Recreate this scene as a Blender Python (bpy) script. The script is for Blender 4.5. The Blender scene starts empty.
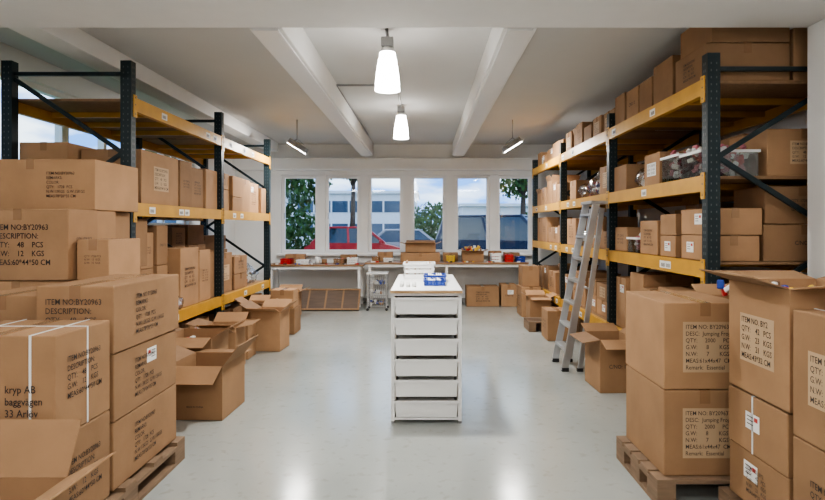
import bpy, bmesh, math, random
from mathutils import Vector, Matrix, Euler, noise
R = random.Random(7)
scene = bpy.context.scene

# ------------------------------------------------------------ materials
def mat(name, col, rough=.5, metal=0, var=0, scale=6, bump=0, bscale=60, objvar=0, emit=0, spec=.5, stretch=None, alpha=None):
    m = bpy.data.materials.new(name); m.use_nodes = True
    nt = m.node_tree; N = nt.nodes; L = nt.links
    b = N['Principled BSDF']
    b.inputs['Base Color'].default_value = (*col, 1)
    b.inputs['Roughness'].default_value = rough
    b.inputs['Metallic'].default_value = metal
    b.inputs['Specular IOR Level'].default_value = spec
    if emit:
        b.inputs['Emission Color'].default_value = (*col, 1)
        b.inputs['Emission Strength'].default_value = emit
    tc = N.new('ShaderNodeTexCoord')
    mp = N.new('ShaderNodeMapping'); L.new(tc.outputs['Object'], mp.inputs[0])
    if stretch: mp.inputs['Scale'].default_value = stretch
    if var or objvar:
        hsv = N.new('ShaderNodeHueSaturation'); hsv.inputs['Color'].default_value = (*col, 1)
        add = None
        if var:
            n = N.new('ShaderNodeTexNoise'); n.inputs['Scale'].default_value = scale; n.inputs['Detail'].default_value = 5
            L.new(mp.outputs[0], n.inputs['Vector'])
            mr = N.new('ShaderNodeMapRange'); mr.inputs[1].default_value = .25; mr.inputs[2].default_value = .75
            mr.inputs[3].default_value = 1 - var; mr.inputs[4].default_value = 1 + var
            L.new(n.outputs['Fac'], mr.inputs[0]); add = mr.outputs[0]
        if objvar:
            oi = N.new('ShaderNodeObjectInfo')
            mr2 = N.new('ShaderNodeMapRange'); mr2.inputs[3].default_value = 1 - objvar; mr2.inputs[4].default_value = 1 + objvar
            L.new(oi.outputs['Random'], mr2.inputs[0])
            if add:
                mu = N.new('ShaderNodeMath'); mu.operation = 'MULTIPLY'
                L.new(add, mu.inputs[0]); L.new(mr2.outputs[0], mu.inputs[1]); add = mu.outputs[0]
            else: add = mr2.outputs[0]
        L.new(add, hsv.inputs['Value']); L.new(hsv.outputs[0], b.inputs['Base Color'])
    if bump:
        n2 = N.new('ShaderNodeTexNoise'); n2.inputs['Scale'].default_value = bscale; n2.inputs['Detail'].default_value = 3
        L.new(mp.outputs[0], n2.inputs['Vector'])
        bp = N.new('ShaderNodeBump'); bp.inputs['Strength'].default_value = bump; bp.inputs['Distance'].default_value = .01
        L.new(n2.outputs['Fac'], bp.inputs['Height']); L.new(bp.outputs[0], b.inputs['Normal'])
    return m

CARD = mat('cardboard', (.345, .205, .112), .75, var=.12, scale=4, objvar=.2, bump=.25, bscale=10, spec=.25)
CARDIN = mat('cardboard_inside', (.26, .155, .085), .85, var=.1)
TAPE = mat('packing_tape', (.30, .175, .095), .22, objvar=.1)
INK = mat('box_ink', (.04, .03, .026), .7)
PATCH = mat('label_tan', (.50, .35, .215), .7)
WLAB = mat('white_label', (.8, .8, .78), .6)
REDI = mat('red_ink', (.5, .05, .04), .6)
STRAP = mat('white_strap', (.78, .79, .78), .35)
WALL = mat('wall_paint', (.80, .80, .79), .8, var=.03, scale=2, bump=.05)
CEIL = mat('ceiling_paint', (.64, .64, .63), .85, var=.03, scale=1.5)
BEAMP = mat('beam_paint', (.82, .82, .81), .75, var=.02)
STEELG = mat('upright_steel', (.008, .02, .025), .42, metal=.1)
BEAMY = mat('rack_beam_yellow', (.55, .29, .035), .42, var=.12)
CHIP = mat('chipboard', (.27, .16, .085), .8, var=.16, scale=25, bump=.1)
WOOD = mat('pallet_wood', (.22, .145, .09), .8, var=.25, scale=5, stretch=(1, 1, 8))
HOLE = mat('slot_dark', (.10, .11, .11), .6)
WHITEP = mat('white_plastic', (.84, .84, .83), .38)
WHITEM = mat('white_enamel', (.82, .82, .81), .3)
BASEG = mat('baseboard_grey', (.3, .3, .29), .7)  # plain grey of the baseboards
ALU = mat('aluminium', (.55, .56, .57), .35, metal=.8)
BENCH = mat('bench_top', (.26, .145, .075), .4, var=.15, scale=3, stretch=(1, 8, 8))
PINE = mat('pine_edge', (.45, .28, .14), .5, var=.15, scale=4, stretch=(1, 8, 8))
DARKB = mat('dark_board', (.10, .065, .045), .55, var=.2, scale=4, stretch=(1, 6, 6))
BLUE = mat('blue_plastic', (.02, .06, .35), .4)
RED = mat('red_plastic', (.5, .025, .025), .35)
PINK = mat('pink_plastic', (.5, .16, .2), .35)
YEL = mat('yellow_plastic', (.7, .45, .04), .4)
BLACK = mat('black_plastic', (.02, .02, .022), .4)
GREYM = mat('grey_metal', (.35, .35, .35), .4, metal=.5)
LENS = mat('lamp_lens', (1, .97, .92), .3, emit=14)
FILLTUBE = mat('fill_tube', (1, .985, .965), .3, emit=38)  # glow of the added tubes that fill the room with light
FLOODL = mat('flood_lens', (1, .97, .92), .3, emit=22)
ASPH = mat('asphalt', (.2, .2, .2), .9, var=.2, scale=2)
GRASS = mat('grass', (.10, .2, .04), .9, var=.4, scale=3)
LEAF = mat('leaves', (.055, .12, .022), .7, var=.6, scale=2)
BARK = mat('bark', (.1, .07, .05), .9, var=.3)
BLDW = mat('facade_white', (.75, .75, .73), .7, var=.05)
BLDG = mat('facade_glass', (.06, .10, .15), .15, spec=.8)
CARR = mat('car_red', (.5, .015, .02), .3)
CARD2 = mat('car_dark', (.012, .02, .045), .2)
CARS = mat('car_silver', (.4, .41, .43), .25, metal=.3)
CGLASS = mat('car_glass', (.02, .03, .035), .08, spec=.8)
RUB = mat('tyre', (.015, .015, .015), .8)

def glassmat(name, col, k, rg=.03):
    m = bpy.data.materials.new(name); m.use_nodes = True
    nt = m.node_tree; N = nt.nodes; L = nt.links
    N.remove(N['Principled BSDF']); out = N['Material Output']
    t = N.new('ShaderNodeBsdfTransparent'); t.inputs[0].default_value = (*col, 1)
    g = N.new('ShaderNodeBsdfGlossy'); g.inputs['Roughness'].default_value = rg
    mx = N.new('ShaderNodeMixShader'); mx.inputs[0].default_value = k
    L.new(t.outputs[0], mx.inputs[1]); L.new(g.outputs[0], mx.inputs[2]); L.new(mx.outputs[0], out.inputs[0])
    return m
GLASS = glassmat('window_glass', (.95, .97, .97), .04)
CLEARP = glassmat('clear_plastic', (.82, .84, .84), .14)
BAGP = glassmat('bag_film', (.9, .91, .92), .36, .18)

def floormat():
    m = bpy.data.materials.new('floor_epoxy'); m.use_nodes = True
    nt = m.node_tree; N = nt.nodes; L = nt.links; b = N['Principled BSDF']
    tc = N.new('ShaderNodeTexCoord')
    n = N.new('ShaderNodeTexNoise'); n.inputs['Scale'].default_value = .7; n.inputs['Detail'].default_value = 6
    L.new(tc.outputs['Object'], n.inputs['Vector'])
    cr = N.new('ShaderNodeValToRGB')
    cr.color_ramp.elements[0].position = .3; cr.color_ramp.elements[0].color = (.335, .36, .34, 1)
    cr.color_ramp.elements[1].position = .7; cr.color_ramp.elements[1].color = (.42, .44, .42, 1)
    L.new(n.outputs['Fac'], cr.inputs[0])
    v = N.new('ShaderNodeTexNoise'); v.inputs['Scale'].default_value = 14; v.inputs['Detail'].default_value = 8
    L.new(tc.outputs['Object'], v.inputs['Vector'])
    cr2 = N.new('ShaderNodeValToRGB')
    cr2.color_ramp.elements[0].position = .28; cr2.color_ramp.elements[0].color = (.85, .83, .80, 1)
    cr2.color_ramp.elements[1].position = .42; cr2.color_ramp.elements[1].color = (1, 1, 1, 1)
    L.new(v.outputs['Fac'], cr2.inputs[0])
    mx = N.new('ShaderNodeMix'); mx.data_type = 'RGBA'; mx.blend_type = 'MULTIPLY'; mx.inputs[0].default_value = 1
    L.new(cr.outputs[0], mx.inputs[6]); L.new(cr2.outputs[0], mx.inputs[7]); L.new(mx.outputs[2], b.inputs['Base Color'])
    mr = N.new('ShaderNodeMapRange'); mr.inputs[3].default_value = .10; mr.inputs[4].default_value = .27
    L.new(n.outputs['Fac'], mr.inputs[0]); L.new(mr.outputs[0], b.inputs['Roughness'])
    b.inputs['Specular IOR Level'].default_value = .8
    n3 = N.new('ShaderNodeTexNoise'); n3.inputs['Scale'].default_value = 5; L.new(tc.outputs['Object'], n3.inputs['Vector'])
    bp = N.new('ShaderNodeBump'); bp.inputs['Strength'].default_value = .1; bp.inputs['Distance'].default_value = .01
    L.new(n3.outputs['Fac'], bp.inputs['Height']); L.new(bp.outputs[0], b.inputs['Normal'])
    return m
FLOOR = floormat()

# ------------------------------------------------------------ builder
class B:
    def __init__(s): s.bm = bmesh.new(); s.m = []
    def mi(s, m):
        if m not in s.m: s.m.append(m)
        return s.m.index(m)
    def box(s, x0, x1, y0, y1, z0, z1, m, M=None, bev=0):
        i = s.mi(m)
        x0, x1 = sorted((x0, x1)); y0, y1 = sorted((y0, y1)); z0, z1 = sorted((z0, z1))
        co = [(x0,y0,z0),(x1,y0,z0),(x1,y1,z0),(x0,y1,z0),(x0,y0,z1),(x1,y0,z1),(x1,y1,z1),(x0,y1,z1)]
        vs = [s.bm.verts.new((M @ Vector(c)) if M else c) for c in co]
        fs = [s.bm.faces.new([vs[k] for k in f]) for f in ((0,3,2,1),(4,5,6,7),(0,1,5,4),(1,2,6,5),(2,3,7,6),(3,0,4,7))]
        for f in fs: f.material_index = i
        if bev:
            es = list({e for f in fs for e in f.edges})
            r = bmesh.ops.bevel(s.bm, geom=es, offset=bev, segments=2, affect='EDGES', profile=.5)
            for f in r['faces']: f.material_index = i
    def cyl(s, p, q, r, m, seg=12, r2=None, smooth=True):
        i = s.mi(m); p = Vector(p); q = Vector(q); r2 = r if r2 is None else r2
        d = (q - p).normalized(); a = d.orthogonal().normalized(); b = d.cross(a)
        A = []; C = []
        for k in range(seg):
            t = 2*math.pi*k/seg; o = a*math.cos(t) + b*math.sin(t)
            A.append(s.bm.verts.new(p+o*r)); C.append(s.bm.verts.new(q+o*r2))
        for k in range(seg):
            f = s.bm.faces.new((A[k], A[(k+1)%seg], C[(k+1)%seg], C[k])); f.material_index = i; f.smooth = smooth
        f = s.bm.faces.new(A[::-1]); f.material_index = i
        f = s.bm.faces.new(C); f.material_index = i
    def bar(s, p, q, w, t, m):
        p = Vector(p); q = Vector(q); d = q-p
        up = Vector((0, 0, 1)) if abs(d.normalized().z) < .99 else Vector((0, 1, 0))
        x = d.normalized(); y = up.cross(x).normalized(); z = x.cross(y)
        M = Matrix((x, y, z)).transposed().to_4x4(); M.translation = p
        s.box(0, d.length, -w/2, w/2, -t/2, t/2, m, M)
    def poly(s, pts, m):
        f = s.bm.faces.new([s.bm.verts.new(p) for p in pts]); f.material_index = s.mi(m); return f
    def prism(s, pts, y0, y1, m, axis='y'):
        i = s.mi(m)
        def c(p, t): return (p[0], t, p[1]) if axis == 'y' else (t, p[0], p[1])
        a = [s.bm.verts.new(c(p, y0)) for p in pts]; b = [s.bm.verts.new(c(p, y1)) for p in pts]
        n = len(pts)
        fs = [s.bm.faces.new(a), s.bm.faces.new(b[::-1])]
        for k in range(n): fs.append(s.bm.faces.new((a[(k+1)%n], a[k], b[k], b[(k+1)%n])))
        for f in fs: f.material_index = i
    def done(s, name, loc=(0,0,0), rot=0, rel=True, fixn=True):
        if fixn: bmesh.ops.recalc_face_normals(s.bm, faces=s.bm.faces)
        me = bpy.data.meshes.new(name)
        if not rel:
            bmesh.ops.translate(s.bm, verts=s.bm.verts, vec=-Vector(loc))
        s.bm.to_mesh(me); s.bm.free()
        for m in s.m: me.materials.append(m)
        o = bpy.data.objects.new(name, me); o.location = loc; o.rotation_euler = (0, 0, rot)
        scene.collection.objects.link(o); return o

# ------------------------------------------------------------ texts
TX = {}
def text_mesh(key, body, align='LEFT', m=INK, bold=.005):
    cu = bpy.data.curves.new('t_'+key, 'FONT'); cu.body = body; cu.align_x = align; cu.size = 1; cu.offset = bold
    cu.resolution_u = 2; cu.space_line = 1.12
    o = bpy.data.objects.new('tmp', cu); scene.collection.objects.link(o)
    bpy.context.view_layer.update()
    me = bpy.data.meshes.new_from_object(o.evaluated_get(bpy.context.evaluated_depsgraph_get()))
    bpy.data.objects.remove(o); bpy.data.curves.remove(cu)
    for v in me.vertices: v.co.x *= .88
    xs = [v.co.x for v in me.vertices]; ys = [v.co.y for v in me.vertices]
    cx = (min(xs)+max(xs))/2; cy = (min(ys)+max(ys))/2
    for v in me.vertices: v.co.x -= cx; v.co.y -= cy
    me.materials.clear(); me.materials.append(m)
    TX[key] = (me, max(xs)-min(xs), max(ys)-min(ys))
text_mesh('frog', 'ITEM NO: BY2096375\nDESC:  Jumping Frog\nQTY:     2000     PCS\nG.W:      8       KGS\nN.W:      7       KGS\nMEAS:61x44x47  CM\nRemark:  Essential')
text_mesh('rem', 'ITEM NO:BY20963\nREMARKS:\nCOLOR:\nQTY:   1728  PCS\nN.W:13KGS  G.W:15KGS\nMEAS:78*26*35 CM')
text_mesh('rem2', 'ITEM NO:BY20963\nDESCRIPTION:\nQTY:    48    PCS\nG.W:    12    KGS\nMEAS:60*44*50 CM')
text_mesh('kgs', 'ITEM NO. BY2\nQTY:    42   PCS\nG.W:    23   KGS\nN.W:    21   KGS\nMEAS:43*32 CM')
text_mesh('addr', 'kryp AB\nbaggv\u00e4gen\n33 Arl\u00f6v')
text_mesh('side', 'QTY: 1728 PCS\nN.W:  13  KGS\nG.W:  15  KGS')
text_mesh('cno', 'C/NO: 12')
text_mesh('made', 'MADE IN CHINA')
def put_text(par, key, face, w, d, h, u=0, v=0, width=.52, maxh=.5, patch=None, tilt=0, off=.0035):
    me, tw, th = TX[key]
    fw = w if face == 'F' else d
    s = min(fw*width/tw, h*maxh/th)
    if face == 'F': loc = Vector((u*w/2, -d/2-off, h/2+v*h/2)); rz = 0; n = Vector((0,-1,0))
    elif face == 'R': loc = Vector((w/2+off, u*d/2, h/2+v*h/2)); rz = math.pi/2; n = Vector((1,0,0))
    else: loc = Vector((-w/2-off, -u*d/2, h/2+v*h/2)); rz = -math.pi/2; n = Vector((-1,0,0))
    rot = Matrix.Rotation(rz, 4, 'Z') @ Matrix.Rotation(math.pi/2, 4, 'X') @ Matrix.Rotation(tilt, 4, 'Z')
    if patch:
        b = B(); a = tw*s/2+.015; c = th*s/2+.015
        b.poly([(-a,-c,0),(a,-c,0),(a,c,0),(-a,c,0)], patch)
        p = b.done('label_patch', fixn=False); p.parent = par
        p.matrix_local = Matrix.Translation(loc - n*.0012) @ rot
    o = bpy.data.objects.new('printed_text', me); scene.collection.objects.link(o); o.parent = par
    o.matrix_local = Matrix.Translation(loc) @ rot @ Matrix.Scale(s, 4)

# ------------------------------------------------------------ cardboard boxes
def cbox(x0, x1, y0, y1, z0, z1, rot=None, txt=(), tape='y', straps=False, wl=None):
    w, d, h = x1-x0, y1-y0, z1-z0; g = .004
    w -= g*2; d -= g*2
    b = B()
    b.box(-w/2, w/2, -d/2, d/2, .0015, h-.003, CARD, bev=.006)
    e = .0016; t = .028
    if tape == 'y':
        b.box(-t, t, -d/2-e, d/2+e, h-.004, h-.003+e, TAPE)
        b.box(-t, t, -d/2-e, -d/2+.001, h-.075, h-.004, TAPE); b.box(-t, t, d/2-.001, d/2+e, h-.075, h-.004, TAPE)
        for sx in (-1, 1): b.box(sx*w/2-sx*.012, sx*w/2-sx*.0135, -d/2+.006, d/2-.006, h-.0032, h-.0022, CARDIN)
    elif tape == 'x':
        b.box(-w/2-e, w/2+e, -t, t, h-.004, h-.003+e, TAPE)
        b.box(-w/2-e, -w/2+.001, -t, t, h-.075, h-.004, TAPE); b.box(w/2-.001, w/2+e, -t, t, h-.075, h-.004, TAPE)
    if straps:
        e2 = .002
        for u in (-.3, .3):
            b.box(u*w-.005, u*w+.005, -d/2-e2, -d/2, .002, h, STRAP); b.box(u*w-.005, u*w+.005, d/2, d/2+e2, .002, h, STRAP)
            b.box(u*w-.005, u*w+.005, -d/2-e2, d/2+e2, h-.003, h-.0005, STRAP)
        u = 0.05
        b.box(-w/2-e2, -w/2, u*d-.005, u*d+.005, .002, h, STRAP); b.box(w/2, w/2+e2, u*d-.005, u*d+.005, .002, h, STRAP)
        b.box(-w/2-e2, w/2+e2, u*d-.005, u*d+.005, h-.003, h-.0005, STRAP)
    if wl:
        f, u, v = wl; a, c = .055, .04
        if f == 'F':
            b.box(u*w/2-a, u*w/2+a, -d/2-.002, -d/2, h/2+v*h/2-c, h/2+v*h/2+c, WLAB)
            for q in range(3): b.box(u*w/2-a*.8, u*w/2+a*(.5-.3*q), -d/2-.003, -d/2, h/2+v*h/2+c*(.5-.5*q), h/2+v*h/2+c*(.6-.5*q), INK)
        else:
            s = 1 if f == 'R' else -1
            b.box(s*w/2, s*(w/2+.002), u*d/2-a, u*d/2+a, h/2+v*h/2-c, h/2+v*h/2+c, WLAB)
            b.box(s*w/2, s*(w/2+.003), u*d/2-a*.8, u*d/2-a*.3, h/2+v*h/2+c*.2, h/2+v*h/2+c*.7, REDI)
            for q in range(3): b.box(s*w/2, s*(w/2+.003), u*d/2-a*.1, u*d/2+a*.75, h/2+v*h/2+c*(.5-.45*q), h/2+v*h/2+c*(.6-.45*q), INK)
    if rot is None: rot = math.radians(R.uniform(-.5, .5))
    o = b.done('cardboard_box', ((x0+x1)/2, (y0+y1)/2, z0), rot)
    for k in txt:
        put_text(o, k[0], k[1], w, d, h, **(k[2] if len(k) > 2 else {}))
    return o

def packets(b, n, cx, cy, z, rx, ry, cols, zr=.04, s0=.03, s1=.07):
    for k in range(n):
        s = R.uniform(s0, s1); m = R.choice(cols)
        M = Matrix.Translation((cx+R.uniform(-rx, rx), cy+R.uniform(-ry, ry), z+R.uniform(-zr, zr))) @ Euler((R.random()*3, R.random()*3, R.random()*3)).to_matrix().to_4x4()
        b.box(-s, s, -s*.7, s*.7, -s*.4, s*.4, m, M, bev=.008)
def obox(x0, x1, y0, y1, z0, z1, fl=(100, 110, 60, 130), rot=0, txt=(), fill=.0, flen=None, name='open_cardboard_box', wl=None, heap=0):
    """open carton: fl = opening angles of flaps (-x,+x,-y,+y), 0 = straight up, 90 horizontal outward"""
    w, d, h = x1-x0, y1-y0, z1-z0; t = .006
    b = B()
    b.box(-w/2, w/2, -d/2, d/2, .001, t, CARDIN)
    b.box(-w/2, -w/2+t, -d/2, d/2, .001, h, CARD); b.box(w/2-t, w/2, -d/2, d/2, .001, h, CARD)
    b.box(-w/2+t, w/2-t, -d/2, -d/2+t, .001, h, CARD); b.box(-w/2+t, w/2-t, d/2-t, d/2, .001, h, CARD)
    fll = flen or min(w, d)/2
    for i, (sx, sy) in enumerate(((-1,0),(1,0),(0,-1),(0,1))):
        if fl[i] is None: continue
        a = math.radians(fl[i])
        if sx:
            M = Matrix.Translation((sx*(w/2-t/2), 0, h)) @ Matrix.Rotation(sx*a, 4, 'Y')
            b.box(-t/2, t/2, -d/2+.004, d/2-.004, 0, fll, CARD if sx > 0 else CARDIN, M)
        else:
            M = Matrix.Translation((0, sy*(d/2-t/2), h)) @ Matrix.Rotation(-sy*a, 4, 'X')
            b.box(-w/2+.004, w/2-.004, -t/2, t/2, 0, fll, CARD, M)
    if wl:
        f, u, v = wl; a, c = .06, .04; s = 1 if f == 'R' else -1
        b.box(s*w/2, s*(w/2+.002), u*d/2-a, u*d/2+a, h/2+v*h/2-c, h/2+v*h/2+c, WLAB)
    if fill:
        packets(b, 44, 0, 0, fill*h+heap*.4, w/2-.07, d/2-.07, (RED, WLAB, RED, BLUE, CARDIN, YEL, WHITEP), zr=.03+heap, s0=.02, s1=.045)
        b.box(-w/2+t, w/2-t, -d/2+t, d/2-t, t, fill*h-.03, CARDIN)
    o = b.done(name, ((x0+x1)/2, (y0+y1)/2, z0), rot)
    for k in txt: put_text(o, k[0], k[1], w, d, h, **(k[2] if len(k) > 2 else {}))
    return o
def bag(x, y, z, rx, ry, rz, cols, n=26, film=None):
    """crumpled see-through plastic bag filled with small packets"""
    b = B(); bm = b.bm; film = film or BAGP; i = b.mi(film)
    r = bmesh.ops.create_icosphere(bm, subdivisions=4, radius=1)
    for v in r['verts']:
        c = v.co.copy(); k = 1 + .2*noise.noise(c*2.2+Vector((x, y, z))*3) + .1*noise.noise(c*6+Vector((y, x, 1)))
        v.co = Vector((c.x*rx*k, c.y*ry*k, max(0.002, rz*.8+c.z*rz*k)))
        if c.z > .9: v.co.z += rz*.5*(c.z-.9)*8
    for f in bm.faces: f.material_index = i; f.smooth = True
    packets(b, n, 0, 0, rz*.8, rx*.55, ry*.55, cols, zr=rz*.45, s0=.02, s1=.045)
    b.done('plastic_bag_of_goods', (x, y, z), fixn=False)

VAR = ['rem2', 'rem', 'kgs', 'frog', 'side']
def row(xf, sx, y0, y1, z, H, W, D, p_txt=.5, p_stack=.0, p_gap=.1, hs=None, jx=.06, topmax=9, p_open=.0):
    y = y0; face = 'R' if sx < 0 else 'L'
    while True:
        wd = R.uniform(*W)
        if y + wd > y1:
            if y1 - y < .22: break
            wd = y1 - y
        if R.random() < p_gap: y += wd*.5; continue
        x = xf + sx*R.uniform(0, jx); dp = R.uniform(*D); h = R.uniform(*H)
        if z+h > topmax: h = topmax-z
        tt = []
        if R.random() < p_txt: tt.append((R.choice(VAR), face, dict(width=.5, maxh=.45, patch=R.choice((None, PATCH, WLAB, None)))))
        if R.random() < .4: tt.append((R.choice(['cno', 'side', 'rem2']), 'F', dict(width=.45, maxh=.4)))
        xa, xb = sorted((x, x+sx*dp))
        if R.random() < p_open and z+h+.1 < topmax:
            obox(xa+.01, xb-.01, y+.03, y+wd-.03, z, z+h, fl=(20, 20, 15, 15), flen=.09, fill=.9, txt=tt[:1])
        elif h > .3 and R.random() < p_stack + .15:
            k = R.uniform(.4, .6)
            cbox(xa, xb, y+.006, y+wd-.006, z, z+h*k, tape=R.choice('xy'), wl=(face, R.uniform(-.5,.5), .1) if R.random() < .4 else None)
            cbox(xa, xb, y+.006, y+wd-.006, z+h*k, z+h, tape=R.choice('xy'), txt=tt[:1])
        else:
            cbox(xa, xb, y+.006, y+wd-.006, z, z+h, txt=tt, tape=R.choice('xy'), wl=(face, R.uniform(-.5,.5), .55) if R.random() < .3 else None)
        if R.random() < p_stack:
            h2 = R.uniform(.16, .3)
            if z+h+h2 < topmax:
                cbox(xa+.02, xb-.02, y+.02, y+wd-.02, z+h, z+h+h2, txt=[(R.choice(VAR), face, dict(width=.5, maxh=.6))] if R.random() < .5 else ())
        y += wd

# ------------------------------------------------------------ room
XL, XR, YB, YF, ZC = -3.78, 3.2, 11.2, -3.5, 3.15
b = B(); b.box(XL-.2, XR+.2, YF-.2, YB+.25, -.2, 0, FLOOR); b.done('floor')
b = B(); b.box(XL-.2, XR+.2, YF-.2, YB+.25, ZC, ZC+.2, CEIL); b.done('ceiling')
WL0, WL1, WLZ0, WLZ1 = 4.5, 9.0, 1.5, 2.92
b = B()
b.box(XL-.2, XL, YF, WL0, 0, ZC, WALL); b.box(XL-.2, XL, WL1, YB+.25, 0, ZC, WALL)
b.box(XL-.2, XL, WL0, WL1, 0, WLZ0, WALL); b.box(XL-.2, XL, WL0, WL1, WLZ1, ZC, WALL)
b.done('wall_left')
b = B(); b.box(XR, XR+.2, YF, YB+.25, 0, ZC, WALL); b.done('wall_right')
b = B(); b.box(XL-.2, XR+.2, YF-.2, YF, 0, ZC, WALL); b.done('wall_front')
WX = [(-2.86,-2.12),(-1.98,-1.28),(-1.12,-.42),(-.26,.44),(.62,1.32),(1.46,2.16)]
ZW0, ZW1 = .98, 2.54
b = B()
b.box(XL, WX[0][0], YB, YB+.25, 0, ZC, WALL); b.box(WX[-1][1], XR, YB, YB+.25, 0, ZC, WALL)
b.box(WX[0][0], WX[-1][1], YB, YB+.25, 0, ZW0, WALL); b.box(WX[0][0], WX[-1][1], YB, YB+.25, ZW1, ZC, WALL)
for i in range(5): b.box(WX[i][1], WX[i+1][0], YB+.04, YB+.22, ZW0, ZW1, WALL)
b.done('wall_back')
def window(n, x0, x1, y, z0, z1):
    b = B(); f = .035; g = .002
    x0 += g; x1 -= g; z0 += g; z1 -= g
    for (a, c, e, h) in ((x0, x0+f, z0, z1), (x1-f, x1, z0, z1), (x0+f, x1-f, z0, z0+f), (x0+f, x1-f, z1-f, z1)):
        b.box(a, c, y+.08, y+.16, e, h, WHITEM)
    f2 = .028
    xa, xb, za, zb = x0+f, x1-f, z0+f, z1-f
    for (a, c, e, h) in ((xa, xa+f2, za, zb), (xb-f2, xb, za, zb), (xa+f2, xb-f2, za, za+f2), (xa+f2, xb-f2, zb-f2, zb)):
        b.box(a, c, y+.065, y+.12, e, h, WHITEP)
    b.box(xa+f2, xb-f2, y+.09, y+.096, za+f2, zb-f2, GLASS)
    b.box(xa+.008, xa+.028, y+.045, y+.065, (z0+z1)/2-.1, (z0+z1)/2+.02, ALU)
    b.done('window_%d' % n)
for i, (a, c) in enumerate(WX): window(i+1, a, c, YB, ZW0, ZW1)
for k in range(3):
    b = B(); a = WL0+k*1.5; c = a+1.5
    for (p, q, e, h) in ((a, a+.06, WLZ0, WLZ1), (c-.06, c, WLZ0, WLZ1), (a+.06, c-.06, WLZ0, WLZ0+.06), (a+.06, c-.06, WLZ1-.06, WLZ1), (a+.72, a+.78, WLZ0+.06, WLZ1-.06)):
        b.box(XL-.14, XL-.06, p+.002, q-.002, e+.002, h-.002, WHITEM)
    b.box(XL-.1, XL-.094, a+.06, c-.06, WLZ0+.06, WLZ1-.06, GLASS); b.done('window_%d' % (7+k))
b = B(); b.box(WX[0][0]-.05, WX[-1][1]+.05, YB-.12, YB+.0, ZW0-.05, ZW0-.01, WHITEM, bev=.006); b.done('trim_sill')
b = B(); b.box(XL, XR, YB-.16, YB, 2.62, 2.86, BEAMP, bev=.01); b.box(XL, XR, YB-.19, YB-.16, 2.64, 2.67, WHITEM); b.done('trim_curtain_valance')
b = B(); b.box(XL, XL+.015, YF, YB, 0, .08, BASEG); b.done('baseboard_left')
b = B(); b.box(XR-.015, XR, YF, YB, 0, .08, BASEG); b.done('baseboard_right')
b = B(); b.box(XL+.02, XR-.02, YB-.015, YB, 0, .08, BASEG); b.done('baseboard_back')
b = B(); b.box(XL, XR, 3.2, 3.94, 2.90, ZC, BEAMP, bev=.008); b.done('ceiling_beam_cross')
for nm, xa, xb in (('ceiling_beam', -1.24, -1.0), ('ceiling_beam', .56, .80)):
    b = B(); b.box(xa, xb, 3.95, YB-.2, 2.90, ZC, BEAMP, bev=.008); b.box(xa+.03, xb-.03, 3.95, YB-.2, 2.885, 2.90, WHITEM); b.done(nm)
b = B(); b.box(-3.1, -2.86, 3.95, YB-.2, 2.98, ZC, BEAMP, bev=.008); b.done('ceiling_beam')
b = B(); b.box(2.68, XR-.001, 3.25, 3.92, .001, 2.899, WALL, bev=.008); b.done('concrete_column')
b = B()
b.cyl((-1.0, 6.4, 3.12), (-.31, 6.4, 3.12), .012, GREYM); b.cyl((-.31, 4.6, 3.125), (-.31, 10.4, 3.125), .012, GREYM)
b.cyl((-1.0, 6.4, 3.12), (-.98, 9.8, 3.12), .01, GREYM); b.done('ceiling_conduit')

# ------------------------------------------------------------ lamps
def arealight(nm, loc, rot, sx, sy, power, par=None, col=(1, .97, .92)):
    l = bpy.data.lights.new(nm, 'AREA'); l.shape = 'RECTANGLE'; l.size = sx; l.size_y = sy; l.energy = power; l.color = col
    o = bpy.data.objects.new(nm, l); scene.collection.objects.link(o); o.location = loc; o.rotation_euler = rot
    if par: o.parent = par; o.matrix_parent_inverse = Matrix.Translation(-par.location)
    return o
def pendant(x, y, zb=2.62, power=55):
    b = B()
    b.cyl((x, y, 3.148), (x, y, 3.13), .05, WHITEM, 16); b.cyl((x, y, 3.13), (x, y, zb+.43), .008, GREYM, 8)
    b.box(x-.05, x+.05, y-.05, y+.05, zb+.35, zb+.43, GREYM, bev=.008)
    b.cyl((x, y, zb+.31), (x, y, zb+.35), .065, WHITEM, 20, .045)
    n = 6
    for k in range(n):
        za = zb + .31*k/n; zc = zb + .31*(k+1)/n
        ra = .105-.045*(k/n)**1.6; rb = ra-.006
        b.cyl((x, y, za), (x, y, zc), ra, LENS, 18, rb)
    o = b.done('pendant_lamp', (x, y, zb), rel=False)
    l = arealight('lamp_mouth', (x, y, zb-.004), (0, 0, 0), .17, .17, power, o)
    l.data.shape = 'DISK'
for p in ((-.3, 4.6), (-.31, 7.6, 2.7), (-.3, .6, 2.62, 25), (-.3, -1.6, 2.62, 25)): pendant(*p)  # last two hang out of view, added to light the near end
def flood(x, y, z, s):
    b = B(); b.cyl((x, y, 3.148), (x, y, z+.12), .007, GREYM, 8)
    M = Matrix.Translation((x, y, z)) @ Matrix.Rotation(s*math.radians(32), 4, 'Y')
    b.box(-.15, .15, -.09, .09, 0, .07, GREYM, M, bev=.012); b.box(-.17, .17, -.11, .11, -.012, .006, WHITEM, M)
    b.box(-.145, .145, -.085, .085, -.02, -.012, FLOODL, M)
    b.bar((x-.1, y, z+.05), (x, y, z+.13), .02, .01, GREYM); b.bar((x+.1, y, z+.05), (x, y, z+.13), .02, .01, GREYM)
    o = b.done('flood_lamp', (x, y, z), rel=False)
    arealight('flood_mouth', M @ Vector((0, 0, -.024)), (0, s*math.radians(32), 0), .28, .16, 42, o)
flood(-1.95, 8.6, 2.72, 1); flood(1.36, 8.6, 2.74, -1)
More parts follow.
